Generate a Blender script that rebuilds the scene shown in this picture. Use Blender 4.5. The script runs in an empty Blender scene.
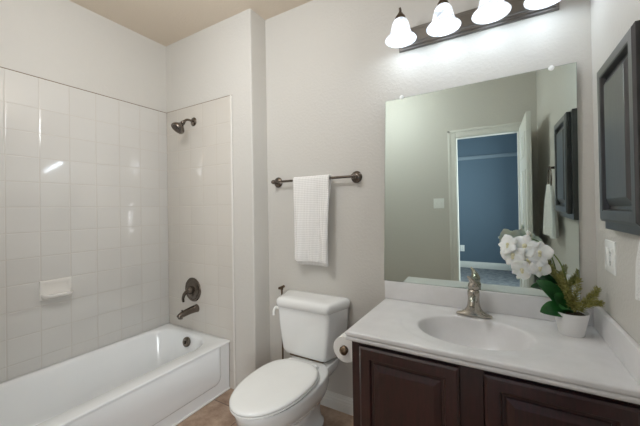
import bpy, bmesh, math, random
from mathutils import Vector, Matrix
random.seed(7)
SC = bpy.context.scene
COL = SC.collection
PI = math.pi
sin, cos = math.sin, math.cos

# ---------------------------------------------------------------- camera
yaw, pit, rol = math.radians(29.752), math.radians(.440), math.radians(-.957)
F = Vector((-sin(yaw)*cos(pit), cos(yaw)*cos(pit), sin(pit)))
R = Vector((cos(yaw), sin(yaw), 0)); U = R.cross(F)
R2 = R*cos(rol)+U*sin(rol); U2 = -R*sin(rol)+U*cos(rol)
cd = bpy.data.cameras.new('camera'); cam = bpy.data.objects.new('camera', cd); COL.objects.link(cam)
M = Matrix((R2, U2, -F)).transposed().to_4x4(); M.translation = Vector((-.370, -1.775, 1.317))
cam.matrix_world = M
cd.sensor_width = 36; cd.lens = 304.828*36/640
cd.shift_x = -5.117/640; cd.shift_y = -6.978/640
cd.clip_start = .02
SC.camera = cam

# ---------------------------------------------------------------- world, lights, exposure
w = bpy.data.worlds.new('world'); SC.world = w; w.use_nodes = True
w.node_tree.nodes['Background'].inputs[0].default_value = (.6, .65, .7, 1)
w.node_tree.nodes['Background'].inputs[1].default_value = .3
SC.view_settings.view_transform = 'Standard'; SC.view_settings.look = 'None'
SC.view_settings.gamma = 1; SC.view_settings.use_curve_mapping = False
SC.view_settings.exposure = 0.43

SC.cycles.max_bounces = 14; SC.cycles.diffuse_bounces = 8; SC.cycles.glossy_bounces = 6
CEIL_FILL_W = 21.0      # added fill lamp under the bathroom ceiling
VANITY_W = .62     # each vanity bulb
SHADE_E = .78      # glow of the glass shades
DOOR_FILL_W = 68.0      # added fill lamp, aimed from the bedroom through the doorway
BEDROOM_W = 26.0   # daylight in the room beyond the doorway


def area(name, loc, rot, sx, sy, W, col):
    l = bpy.data.lights.new(name, 'AREA'); l.shape = 'RECTANGLE'; l.size = sx; l.size_y = sy
    l.energy = W; l.color = col
    o = bpy.data.objects.new(name, l); COL.objects.link(o); o.location = loc; o.rotation_euler = rot
    return o


cl_ = bpy.data.lights.new('ceiling_fill_glow', 'POINT'); cl_.energy = CEIL_FILL_W; cl_.shadow_soft_size = .16; cl_.color = (.93, .965, 1)  # unseen fill lamp added to brighten the bathroom
co_ = bpy.data.objects.new('ceiling_fill_glow', cl_); COL.objects.link(co_); co_.location = (-1.55, -1.25, 2.44)
area('bedroom_daylight', (-1.9, -3.3, 1.6), (0, math.radians(-90), 0), 1.2, 1.2, BEDROOM_W, (.86, .93, 1))
dl_ = area('bedroom_door_fill', (.75, -3.1, 1.45), (math.radians(90), 0, math.radians(58)), 1.1, 1.3, DOOR_FILL_W, (.93, .97, 1))  # unseen fill added in the bedroom to light the bathroom

# ---------------------------------------------------------------- node helpers


def lin(r, g, b):
    f = lambda c: c/12.92 if c <= .04045 else ((c+.055)/1.055)**2.4
    return (f(r/255), f(g/255), f(b/255), 1)


class NT:
    def __init__(s, name, **kw):
        s.m = bpy.data.materials.new(name); s.m.use_nodes = True
        s.t = s.m.node_tree; s.b = s.t.nodes['Principled BSDF']
        for k, v in kw.items():
            s.b.inputs[{'col': 'Base Color', 'rough': 'Roughness', 'metal': 'Metallic', 'spec': 'Specular IOR Level', 'coat': 'Coat Weight', 'sheen': 'Sheen Weight', 'trans': 'Transmission Weight', 'sss': 'Subsurface Weight'}[k]].default_value = v

    def n(s, t, **kw):
        x = s.t.nodes.new('ShaderNode'+t)
        for k, v in kw.items(): setattr(x, k, v)
        return x

    def l(s, a, b): s.t.links.new(a, b)

    def math(s, op, a, b=None, c=None):
        x = s.n('Math', operation=op)
        for i, v in enumerate((a, b, c)):
            if v is None: continue
            if isinstance(v, (int, float)): x.inputs[i].default_value = v
            else: s.l(v, x.inputs[i])
        return x.outputs[0]

    def coord(s):
        g = s.n('NewGeometry'); return g.outputs['Position']      # world position: everything here stays put

    def sep(s, v):
        x = s.n('SeparateXYZ'); s.l(v, x.inputs[0]); return x.outputs

    def noise(s, scale, detail=3, vec=None, rough=.5, stretch=None):
        v = vec or s.coord()
        if stretch:
            mp = s.n('Mapping'); mp.inputs['Scale'].default_value = stretch; s.l(v, mp.inputs[0]); v = mp.outputs[0]
        x = s.n('TexNoise'); x.inputs['Scale'].default_value = scale; x.inputs['Detail'].default_value = detail
        x.inputs['Roughness'].default_value = rough
        s.l(v, x.inputs['Vector']); return x.outputs[0]

    def ramp(s, v, a, b, lo=0., hi=1.):
        x = s.n('ValToRGB'); x.color_ramp.elements[0].color = a; x.color_ramp.elements[1].color = b
        x.color_ramp.elements[0].position = lo; x.color_ramp.elements[1].position = hi
        s.l(v, x.inputs[0]); return x.outputs[0]

    def mix(s, f, a, b):
        x = s.n('Mix', data_type='RGBA')
        if isinstance(f, (int, float)): x.inputs[0].default_value = f
        else: s.l(f, x.inputs[0])
        for i, v in ((6, a), (7, b)):
            if isinstance(v, tuple): x.inputs[i].default_value = v
            else: s.l(v, x.inputs[i])
        return x.outputs[2]

    def smooth(s, v, lo, hi, a=0., b=1.):
        x = s.n('MapRange', interpolation_type='SMOOTHSTEP')
        x.inputs[1].default_value = lo; x.inputs[2].default_value = hi; x.inputs[3].default_value = a; x.inputs[4].default_value = b
        s.l(v, x.inputs[0]); return x.outputs[0]

    def bump(s, h, dist=.001, strength=1., nrm=None):
        x = s.n('Bump'); x.inputs['Distance'].default_value = dist; x.inputs['Strength'].default_value = strength
        s.l(h, x.inputs['Height'])
        if nrm: s.l(nrm, x.inputs['Normal'])
        s.l(x.outputs[0], s.b.inputs['Normal']); return x.outputs[0]

    def edge(s, c, off, pitch):     # distance in metres from the nearest joint of a grid line family
        f = s.math('FRACT', s.math('DIVIDE', s.math('SUBTRACT', c, off), pitch))
        d = s.math('SUBTRACT', .5, s.math('ABSOLUTE', s.math('SUBTRACT', f, .5)))
        return s.math('MULTIPLY', d, pitch), s.math('FLOOR', s.math('DIVIDE', s.math('SUBTRACT', c, off), pitch))


def paint(name, col, bump=.0012, rough=.55):
    t = NT(name, rough=rough, spec=.35)
    n1 = t.noise(60, 3)
    t.l(t.ramp(t.noise(1.2, 2), tuple(c*.97 for c in col[:3])+(1,), col), t.b.inputs['Base Color'])
    t.bump(t.smooth(n1, .42, .62), bump, .35)
    return t.m


def simple(name, col, rough=.4, metal=0., spec=.5, coat=0., vary=.05, scale=8, bump=0, bscale=200):
    t = NT(name, rough=rough, metal=metal, spec=spec, coat=coat)
    t.l(t.ramp(t.noise(scale, 3), tuple(c*(1-vary) for c in col[:3])+(1,), tuple(min(1, c*(1+vary)) for c in col[:3])+(1,), .3, .7), t.b.inputs['Base Color'])
    if bump: t.bump(t.noise(bscale, 2), bump, .5)
    return t.m


def tile_mat(name, axis, off, pitch, zoff, zpitch, ztop, col, grout):
    t = NT(name, rough=.07, spec=.95)
    P = t.sep(t.coord())
    d1, c1 = t.edge(P[axis], off, pitch)
    d2, c2 = t.edge(P[2], zoff, zpitch)
    # the top course is taller: hide the joint that would fall inside it
    top = t.math('GREATER_THAN', P[2], zoff+.01)
    d2 = t.math('ADD', d2, t.math('MULTIPLY', top, .2))
    d = t.math('MINIMUM', d1, d2)
    g = t.smooth(d, .0008, .0022)
    wn = t.n('TexWhiteNoise', noise_dimensions='2D')
    cv = t.n('CombineXYZ'); t.l(c1, cv.inputs[0]); t.l(c2, cv.inputs[1]); t.l(cv.outputs[0], wn.inputs['Vector'])
    tilecol = t.ramp(wn.outputs['Value'], tuple(c*.97 for c in col[:3])+(1,), col)
    t.l(t.mix(g, grout, tilecol), t.b.inputs['Base Color'])
    t.l(t.smooth(g, 0, 1, .7, .075), t.b.inputs['Roughness'])
    # each tile sits very slightly out of plane, and its glaze ripples
    sub = t.n('VectorMath', operation='SUBTRACT'); t.l(wn.outputs['Color'], sub.inputs[0]); sub.inputs[1].default_value = (.5, .5, .5)
    scl = t.n('VectorMath', operation='SCALE'); scl.inputs['Scale'].default_value = .012; t.l(sub.outputs[0], scl.inputs[0])
    geo = t.n('NewGeometry'); add = t.n('VectorMath', operation='ADD'); t.l(geo.outputs['Normal'], add.inputs[0]); t.l(scl.outputs[0], add.inputs[1])
    nn = t.n('VectorMath', operation='NORMALIZE'); t.l(add.outputs[0], nn.inputs[0])
    h = t.math('ADD', t.smooth(d, 0, .006), t.math('MULTIPLY', t.noise(9, 2), .35))
    t.bump(h, .0012, .7, nn.outputs[0])
    return t.m


MW = {}
MW['wall'] = paint('warm_grey_wall_paint', lin(208, 205, 199))
MW['ceiling'] = paint('beige_ceiling_paint', lin(220, 207, 190), .0015)
MW['white_trim'] = simple('white_trim_paint', lin(225, 224, 219), .35, vary=.02)
TP = .1535
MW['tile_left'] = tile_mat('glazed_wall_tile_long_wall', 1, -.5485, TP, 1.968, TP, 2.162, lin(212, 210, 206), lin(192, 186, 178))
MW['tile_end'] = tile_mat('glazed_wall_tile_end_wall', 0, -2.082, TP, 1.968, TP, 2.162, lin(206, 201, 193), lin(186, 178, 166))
MW['blue_wall'] = paint('slate_blue_wall_paint', lin(90, 108, 124), rough=.6)
MW['ceramic'] = simple('white_glazed_porcelain', lin(242, 243, 242), .08, coat=.4, vary=.01)
MW['acrylic'] = simple('white_tub_enamel', lin(234, 236, 237), .16, coat=.3, vary=.015, scale=3)
MW['plastic_white'] = simple('white_plastic', lin(244, 245, 243), .25, vary=.01)
MW['soap_ceramic'] = simple('soap_dish_glaze', lin(224, 221, 216), .1, vary=.01)


def metal(name, col, rough):
    t = NT(name, metal=1., rough=rough)
    t.l(t.ramp(t.noise(30, 3), tuple(c*.95 for c in col[:3])+(1,), col, .3, .7), t.b.inputs['Base Color'])
    t.l(t.smooth(t.noise(40, 2), 0, 1, rough*.95, rough*1.08), t.b.inputs['Roughness'])
    return t.m


MW['nickel'] = metal('brushed_nickel', lin(190, 184, 174), .24)
MW['steel'] = metal('satin_steel', lin(150, 149, 148), .3)
MW['pewter'] = metal('dark_pewter', lin(118, 109, 101), .24)
MW['bronze'] = metal('aged_bronze', lin(118, 100, 82), .32)
MW['drain'] = metal('drain_chrome', lin(210, 208, 204), .15)
MW['dark_gap'] = simple('dark_rubber_gap_shade', lin(40, 38, 36), .7)  # nozzle rubber, also the shade painted in under the toilet seat
MW['hole'] = simple('socket_slot', lin(60, 58, 55), .6)


def wood(name, c1, c2, stretch, rough):
    t = NT(name, rough=rough, spec=.6, coat=.5)
    n1 = t.noise(14, 5, stretch=stretch, rough=.65)
    n2 = t.noise(3, 3)
    t.l(t.ramp(t.math('ADD', t.math('MULTIPLY', n1, .8), t.math('MULTIPLY', n2, .2)), c1, c2, .35, .68), t.b.inputs['Base Color'])
    t.b.inputs['Coat Roughness'].default_value = .3
    t.bump(n1, .0008, .35)
    return t.m


MW['vanity_wood'] = wood('dark_cherry_stained_wood', lin(36, 14, 16), lin(62, 28, 29), (6, 6, .7), .33)
MW['espresso'] = wood('espresso_stained_wood', lin(34, 31, 33), lin(62, 59, 61), (6, 9, .7), .34)

t = NT('cultured_marble', rough=.34, spec=.4, coat=.12)
n = t.noise(7, 5, rough=.6)
t.l(t.ramp(n, lin(219, 218, 218), lin(229, 228, 229), .35, .7), t.b.inputs['Base Color']); MW['marble'] = t.m

t = NT('mirror_silver', metal=1., rough=.004)
t.b.inputs['Base Color'].default_value = (.70, .785, .74, 1); MW['mirror'] = t.m
MW['mirror_edge'] = simple('mirror_edge_glass', lin(90, 110, 100), .2)

# floor tiles
t = NT('brown_stone_floor_tile', rough=.35)
P = t.sep(t.coord())
d1, c1 = t.edge(P[0], -1.48, .335); d2, c2 = t.edge(P[1], -.32, .335)
g = t.smooth(t.math('MINIMUM', d1, d2), .002, .0045)
wn = t.n('TexWhiteNoise', noise_dimensions='2D'); cv = t.n('CombineXYZ'); t.l(c1, cv.inputs[0]); t.l(c2, cv.inputs[1]); t.l(cv.outputs[0], wn.inputs['Vector'])
a = t.ramp(t.math('ADD', t.math('MULTIPLY', t.noise(9, 6, rough=.7), .85), t.math('MULTIPLY', wn.outputs['Value'], .15)), lin(128, 100, 82), lin(196, 172, 150), .35, .72)
t.l(t.mix(g, lin(104, 84, 72), a), t.b.inputs['Base Color'])
t.bump(t.math('ADD', g, t.math('MULTIPLY', t.noise(25, 4), .3)), .0015, .6); MW['floor_tile'] = t.m

t = NT('grey_carpet', rough=.95)
n = t.noise(180, 3); t.l(t.ramp(t.math('ADD', t.math('MULTIPLY', n, .5), t.math('MULTIPLY', t.noise(14, 4), .5)), lin(74, 80, 88), lin(140, 144, 148), .35, .65), t.b.inputs['Base Color'])
t.bump(n, .006, .8); MW['carpet'] = t.m

# towels: woven waffle cloth
t = NT('white_waffle_cloth', rough=.9, sheen=.3)
P = t.sep(t.coord())
u = t.math('ADD', P[0], P[1])
s1 = t.math('SINE', t.math('MULTIPLY', t.math('ADD', u, P[2]), 265.)); s2 = t.math('SINE', t.math('MULTIPLY', t.math('SUBTRACT', u, P[2]), 265.))
h = t.math('MULTIPLY', s1, s2)
t.l(t.ramp(t.smooth(h, -1, 1), lin(226, 224, 221), lin(255, 254, 252)), t.b.inputs['Base Color'])
t.bump(t.math('ADD', h, t.noise(300, 2)), .0015, .8); MW['waffle'] = t.m
t = NT('white_terry_cloth', rough=.95, sheen=.3)
t.l(t.ramp(t.noise(260, 3), lin(212, 212, 210), lin(244, 244, 242), .3, .7), t.b.inputs['Base Color'])
t.bump(t.noise(350, 3), .003, .8); MW['terry'] = t.m
MW['paper'] = simple('toilet_paper', lin(236, 234, 230), .9, vary=.02, bump=.001)
MW['cardboard'] = simple('cardboard_core', lin(150, 122, 92), .9)

# lamp shade: alabaster glass, lit from inside
t = NT('lit_alabaster_glass', rough=.25)
n = t.noise(30, 4, rough=.7)
t.l(t.ramp(n, lin(150, 154, 158), lin(190, 190, 190), .35, .65), t.b.inputs['Base Color'])
t.l(t.ramp(n, (.42, .50, .60, 1), (1.0, 1.06, 1.16, 1), .36, .56), t.b.inputs['Emission Color'])
t.b.inputs['Emission Strength'].default_value = 1.0
SH = t
t = NT('lit_bulb'); t.b.inputs['Emission Color'].default_value = (1, .97, .92, 1); t.b.inputs['Emission Strength'].default_value = 3; MW['bulb'] = t.m
t = NT('lit_fill_diffuser'); t.b.inputs['Emission Color'].default_value = (1, .95, .88, 1); t.b.inputs['Emission Strength'].default_value = 1.2; MW['diffuser'] = t.m  # glowing dome of the added ceiling fill lamp

# plants
MW['pot'] = simple('white_pot_ceramic', lin(232, 231, 230), .3, vary=.01)
MW['soil'] = simple('dark_moss', lin(58, 50, 34), .95, scale=120, vary=.4, bump=.004)
t = NT('orchid_leaf_green', rough=.3, spec=.5); t.l(t.ramp(t.noise(20, 3), lin(14, 62, 26), lin(44, 104, 48), .3, .7), t.b.inputs['Base Color']); MW['leaf'] = t.m
t = NT('orchid_petal_white', rough=.5, sss=.15); t.l(t.ramp(t.noise(30, 2), lin(232, 232, 226), lin(250, 250, 247), .3, .7), t.b.inputs['Base Color']); MW['petal'] = t.m
t = NT('orchid_throat', rough=.5); t.l(t.ramp(t.noise(60, 2), lin(214, 208, 160), lin(240, 236, 210), .3, .7), t.b.inputs['Base Color']); MW['throat'] = t.m
t = NT('stem_green', rough=.5); t.l(t.ramp(t.noise(40, 2), lin(86, 110, 44), lin(130, 146, 70), .3, .7), t.b.inputs['Base Color']); MW['stem'] = t.m
t = NT('sprig_olive', rough=.7); t.l(t.ramp(t.noise(70, 3), lin(110, 110, 50), lin(190, 184, 112), .3, .7), t.b.inputs['Base Color']); MW['sprig'] = t.m

# ---------------------------------------------------------------- mesh helpers


def wloc(o):
    v = Vector((0, 0, 0))
    while o is not None: v += o.location; o = o.parent
    return v


def obj(name, bm, mat, parent=None, smooth=True, ang=40):
    """link bm (built in world coordinates) as one mesh, origin at its thing's base"""
    if parent is not None:
        off = wloc(parent)
        bmesh.ops.translate(bm, verts=bm.verts, vec=-off)
    bmesh.ops.recalc_face_normals(bm, faces=bm.faces)
    me = bpy.data.meshes.new(name)
    if smooth:
        a = math.radians(ang)
        for e in bm.edges:
            if len(e.link_faces) == 2 and e.calc_face_angle(0) > a: e.smooth = False
        for f in bm.faces: f.smooth = True
    bm.to_mesh(me); bm.free()
    o = bpy.data.objects.new(name, me); COL.objects.link(o)
    for m in (mat if isinstance(mat, (list, tuple)) else [mat]): me.materials.append(m)
    if parent is not None: o.parent = parent
    return o


def thing(name, label, cat, loc, group=None):
    o = bpy.data.objects.new(name, None); COL.objects.link(o); o.location = loc; o.empty_display_size = .05
    o['label'] = label; o['category'] = cat
    if group: o['group'] = group
    return o


def tag(o, label, cat, group=None):
    o['label'] = label; o['category'] = cat
    if group: o['group'] = group
    return o


def struct(name, bm, mat, parent=None, **k):
    o = obj(name, bm, mat, parent, **k)
    if parent is None: o['kind'] = 'structure'
    return o


def B(): return bmesh.new()


def box(bm, x0, x1, y0, y1, z0, z1, bev=0, seg=2):
    vs = [bm.verts.new((x, y, z)) for x in (x0, x1) for y in (y0, y1) for z in (z0, z1)]
    fs = [bm.faces.new([vs[i] for i in q]) for q in ((0, 1, 3, 2), (4, 6, 7, 5), (0, 4, 5, 1), (2, 3, 7, 6), (0, 2, 6, 4), (1, 5, 7, 3))]
    if bev:
        es = list({e for f in fs for e in f.edges})
        bmesh.ops.bevel(bm, geom=es, offset=bev, segments=seg, profile=.5, affect='EDGES')
    return bm


def loft(bm, rings, cap0=True, cap1=True, closed=True):
    R_ = [[bm.verts.new(p) for p in r] for r in rings]
    n = len(R_[0])
    for a, b in zip(R_, R_[1:]):
        for i in range(n if closed else n-1):
            j = (i+1) % n
            try: bm.faces.new((a[i], a[j], b[j], b[i]))
            except ValueError: pass
    if cap0: bm.faces.new(R_[0][::-1])
    if cap1: bm.faces.new(R_[-1])
    return R_


def frame(d):
    d = Vector(d).normalized()
    a = Vector((0, 0, 1)) if abs(d.z) < .9 else Vector((1, 0, 0))
    u = d.cross(a).normalized(); return u, d.cross(u).normalized()


def lathe(bm, prof, c, axis=(0, 0, 1), n=32, sx=1, sy=1, cap0=True, cap1=True):
    ax = Vector(axis).normalized(); u, v = frame(ax); c = Vector(c)
    loft(bm, [[c+ax*h+(u*cos(2*PI*i/n)*sx+v*sin(2*PI*i/n)*sy)*max(r, 1e-5) for i in range(n)] for r, h in prof], cap0, cap1)
    return bm


def tube(bm, pts, rad, n=12, caps=True):
    pts = [Vector(p) for p in pts]
    if isinstance(rad, (int, float)): rad = [rad]*len(pts)
    u = None; rings = []
    for i, p in enumerate(pts):
        d = (pts[min(i+1, len(pts)-1)]-pts[max(i-1, 0)]).normalized()
        if u is None: u, _ = frame(d)
        u = (u-d*u.dot(d)).normalized(); v = d.cross(u)
        rings.append([p+(u*cos(2*PI*k/n)+v*sin(2*PI*k/n))*rad[i] for k in range(n)])
    loft(bm, rings, caps, caps)
    return bm


def spline(P, n=8):
    P = [Vector(p) for p in P]; Q = [P[0]*2-P[1]]+P+[P[-1]*2-P[-2]]; o = []
    for i in range(1, len(Q)-2):
        for k in range(n):
            t_ = k/n; a, b, c, d = Q[i-1:i+3]
            o.append(.5*((2*b)+(c-a)*t_+(2*a-5*b+4*c-d)*t_*t_+(3*b-a-3*c+d)*t_**3))
    o.append(P[-1]); return o


def rrect(x0, x1, y0, y1, r, z, k=6):
    out = []
    for (cx, cy, a0) in ((x1-r, y1-r, 0), (x0+r, y1-r, 90), (x0+r, y0+r, 180), (x1-r, y0+r, 270)):
        for i in range(k+1):
            a = math.radians(a0+90*i/k); out.append(Vector((cx+r*cos(a), cy+r*sin(a), z)))
    return out


def nest(bm, mp, u0, u1, v0, v1, prof, capend=True, capstart=False):
    """concentric rectangles: prof = [(inset, height)], mapped into the world by mp(u, v, w)"""
    rings = [[mp(a, b, h) for a, b in ((u0+i, v0+i), (u1-i, v0+i), (u1-i, v1-i), (u0+i, v1-i))] for i, h in prof]
    loft(bm, rings, capstart, capend)


# ================================================================ ROOM
H = 2.745
b = B(); box(b, -2.97, .12, -2.12, .12, -.08, 0); struct('floor', b, MW['floor_tile'], smooth=False)
b = B(); box(b, -2.97, .12, -2.12, .12, H, H+.08); struct('ceiling', b, MW['ceiling'], smooth=False)
b = B(); box(b, -1.878, .12, 0, .12, 0, H); struct('wall_back', b, MW['wall'], smooth=False)
b = B(); box(b, -2.97, -1.878, -.161, .12, 0, H, 0)
e_ = [e for e in b.edges if all(abs(v.co.x+1.878) < 1e-5 and abs(v.co.y+.161) < 1e-5 for v in e.verts)]
bmesh.ops.bevel(b, geom=e_, offset=.012, segments=4, profile=.5, affect='EDGES')
struct('wall_alcove_end', b, MW['wall'])
b = B(); box(b, -2.97, -2.858, -2.12, -.161, 0, H); struct('wall_left', b, MW['wall'], smooth=False)
b = B(); box(b, 0, .12, -2.12, 0, 0, H); struct('wall_right', b, MW['wall'], smooth=False)
DX0, DX1, DH, FY = -.769, -.156, 2.035, -2.02
b = B(); box(b, -2.858, DX0, FY-.1, FY, 0, H); box(b, DX1, 0, FY-.1, FY, 0, H); box(b, DX0, DX1, FY-.1, FY, DH, H)
struct('wall_front', b, MW['wall'], smooth=False)
b = B(); box(b, -2.858, -1.95, FY, -1.692, 0, H); struct('wall_alcove_foot', b, MW['wall'], smooth=False)

# glazed tile surround
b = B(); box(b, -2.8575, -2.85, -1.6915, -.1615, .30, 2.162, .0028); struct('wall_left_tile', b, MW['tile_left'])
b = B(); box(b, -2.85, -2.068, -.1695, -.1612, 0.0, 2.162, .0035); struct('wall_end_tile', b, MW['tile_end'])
# rounded white edge strip that closes the tiling towards the room
b = B(); box(b, -2.0815, -2.066, -.1735, -.1614, 0, 2.164, .0045, 3); struct('trim_1', b, MW['soap_ceramic'])


b = B(); box(b, -2.8575, -2.8505, -1.6915, -.1665, 2.1605, 2.1655); box(b, -2.857, -2.0668, -.168, -.1612, 2.1605, 2.1655); struct('trim_4', b, simple('brown_edge_line', lin(128, 112, 94), .8), smooth=False)  # thin brown strip along the top edge of the tiling
# casing around the doorway, both faces, and jambs
def casing(bm, y, s):
    for (x0, x1, z0, z1) in ((DX0-.075, DX0+.006, 0, DH+.075), (DX1-.006, DX1+.075, 0, DH+.075), (DX0+.006, DX1-.006, DH-.006, DH+.075)):
        ya, yb = sorted((y, y+s*.012)); box(bm, x0, x1, ya, yb, z0, z1, .003)
    for (x0, x1, z0, z1) in ((DX0-.078, DX0-.05, 0, DH+.078), (DX1+.05, DX1+.078, 0, DH+.078), (DX0-.078, DX1+.078, DH+.05, DH+.078)):
        ya, yb = sorted((y+s*.010, y+s*.02)); box(bm, x0, x1, ya, yb, z0, z1, .004)


b = B(); casing(b, FY, 1); casing(b, FY-.1, -1)
box(b, DX0-.0005, DX0+.012, FY-.1, FY, 0, DH); box(b, DX1-.012, DX1+.0005, FY-.1, FY, 0, DH); box(b, DX0, DX1, FY-.1, FY, DH-.012, DH+.0005)
struct('trim_2', b, MW['white_trim'])


def baseboard(name, x0, x1, y0, y1, axis, sgn):
    """stepped wooden baseboard; axis 0 runs in x at wall y0, axis 1 runs in y at wall x0"""
    prof = [(0, 0), (.014, 0), (.014, .052), (.0115, .058), (.0115, .070), (.008, .078), (.008, .086), (.004, .094), (.0025, .101), (0, .101)]
    bm = B()
    if axis == 0: rings = [[Vector((x, y0+sgn*d, z)) for d, z in prof] for x in (x0, x1)]
    else: rings = [[Vector((x0+sgn*d, y, z)) for d, z in prof] for y in (y0, y1)]
    loft(bm, rings)
    return struct(name, bm, MW['white_trim'], smooth=False)


baseboard('baseboard_back', -1.864, -.957, 0, 0, 0, -1)
baseboard('baseboard_wing', -1.878, 0, 0, -.161, 1, 1)
baseboard('baseboard_front', -1.948, DX0-.08, FY, 0, 0, 1)
baseboard('baseboard_right', 0, 0, -.56, FY, 1, -1)

# the bathroom's own door, open into the room: six panels
LX = DX1
dm = obj('door_1', box(B(), LX, LX+.035, FY+.03, FY+.78, .012, 2.04, .002), MW['white_trim']); dm['kind'] = 'structure'
for s in (0, 1):
    bm = B()
    X0 = LX if s == 0 else LX+.035
    sg = -1 if s == 0 else 1
    mp = lambda a_, b_, h_, X0=X0, sg=sg: Vector((X0+sg*h_, a_, b_))
    ys = [(FY+.03+.10, FY+.03+.335), (FY+.03+.415, FY+.03+.65)]
    for (ya, yb) in ys:
        for (za, zb) in ((.22, .80), (.93, 1.58), (1.70, 1.90)):
            nest(bm, mp, ya, yb, za, zb, [(0, -.001), (0, .004), (.008, .007), (.016, .002), (.024, .0015), (.045, .006)])
    obj('door_panels', bm, MW['white_trim'], dm, smooth=False)
bm = B()
lathe(bm, [(.03, 0), (.03, .004), (.012, .008), (.011, .03), (.024, .038), (.028, .052), (.02, .062), (.001, .065)], (LX, FY+.715, .95), (-1, 0, 0), 24)
obj('door_knob', bm, MW['nickel'], dm)

# room beyond the doorway
b = B(); box(b, -2.6, 1.3, -4.72, -2.12, -.08, 0); struct('floor_bedroom', b, MW['carpet'], smooth=False)
b = B(); box(b, -2.6, 1.3, -4.72, -2.12, 2.62, 2.70); struct('ceiling_bedroom', b, MW['blue_wall'], smooth=False)
b = B(); box(b, -2.6, 1.3, -4.72, -4.6, 0, 2.62); struct('wall_bedroom_far', b, MW['blue_wall'], smooth=False)
b = B(); box(b, -2.72, -2.6, -4.72, -2.12, 0, 2.62); struct('wall_bedroom_left', b, MW['blue_wall'], smooth=False)
b = B(); box(b, 1.3, 1.42, -4.72, -2.12, 0, 2.62); struct('wall_bedroom_right', b, MW['blue_wall'], smooth=False)
b = B(); box(b, -2.6, 1.3, -4.6, -4.575, 2.035, 2.10, .006); struct('trim_3', b, paint('pale_blue_rail_paint', lin(128, 142, 154)))
b = B(); box(b, -2.6, 1.3, -4.6, -4.585, 0, .12, .004); struct('baseboard_bedroom', b, MW['white_trim'])

# ================================================================ BATHTUB
TX0, TX1, TY0, TY1, TZ = -2.848, -2.120, -1.689, -.171, .356
tub = thing('bathtub', 'white enamel alcove bathtub along the tiled wall with a plain apron', 'bathtub', ((TX0+TX1)/2, (TY0+TY1)/2, 0))
bm = B()
ix0, ix1, iy0, iy1 = TX0+.045, -2.215, TY0+.09, TY1-.065     # basin mouth
K = 10
rings = []
for (dx0, dx1, dy0, dy1, r, z) in (
        (.17, .13, .30, .11, .10, .052), (.13, .10, .26, .085, .12, .056), (.095, .07, .22, .07, .13, .075),
        (.07, .048, .17, .055, .14, .14), (.045, .03, .11, .04, .15, .22), (.022, .016, .05, .022, .16, .30), (.010, .008, .02, .010, .165, .338),
        (.003, .002, .004, .003, .17, .352), (-.010, -.008, -.008, -.010, .175, .3575)):
    rings.append(rrect(ix0+dx0, ix1-dx1, iy0+dy0, iy1-dy1, r, z, K))
for (d, r, z) in ((.012, .03, .358), (.003, .012, .356), (0, .008, .351), (0, .008, .346), (.010, .008, .343), (.012, .008, 0)):
    rings.append(rrect(TX0+d*.2, TX1+.012-d, TY0+d*.2, TY1-d*.2, r, z, K))
loft(bm, rings, True, False)
obj('tub_body', bm, MW['acrylic'], tub, ang=60)
# apron: a broad raised panel with rounded lower corners
bm = B()


def apron(y0, y1, z0, z1, r, x):
    pts = []
    for (cy, cz, a0) in ((y1-.004, z1-.004, 0), (y0+.004, z1-.004, 90)):
        for i in range(4):
            a = math.radians(a0+90*i/3); pts.append(Vector((x, cy+.004*cos(a), cz+.004*sin(a))))
    for (cy, cz, a0) in ((y0+r, z0+r, 180), (y1-r, z0+r, 270)):
        for i in range(8):
            a = math.radians(a0+90*i/7); pts.append(Vector((x, cy+r*cos(a), cz+r*sin(a))))
    return pts


loft(bm, [apron(TY0+.06, TY1-.085, .085, .344, .05, TX1-.003), apron(TY0+.06, TY1-.085, .085, .344, .05, TX1+.001),
          apron(TY0+.068, TY1-.093, .093, .343, .045, TX1+.007), apron(TY0+.08, TY1-.105, .105, .342, .04, TX1+.0095)])
obj('apron_panel', bm, MW['acrylic'], tub, ang=60)
bm = B(); box(bm, TX1-.004, TX1+.006, TY0+.004, TY1-.002, 0, .014, .004); obj('caulk_line', bm, MW['plastic_white'], tub)
# overflow plate on the sloping end
bm = B(); ax = Vector((0, -1, .16)).normalized(); oc = Vector((-2.482, -.263, .305))
lathe(bm, [(.001, -.004), (.036, -.004), (.037, .006), (.034, .014), (.022, .018), (.001, .019)], oc, ax, 32)
op = obj('overflow_plate', bm, MW['pewter'], tub)
bm = B(); box(bm, oc.x-.006, oc.x+.006, oc.y-.034, oc.y-.012, oc.z-.008, oc.z+.016, .003); obj('trip_lever', bm, MW['pewter'], op)
bm = B(); lathe(bm, [(.001, -.003), (.034, -.003), (.034, .003), (.026, .005), (.024, .002), (.001, .002)], (-2.47, -.40, .0525), (0, 0, 1), 28); obj('drain', bm, MW['drain'], tub)

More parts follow.
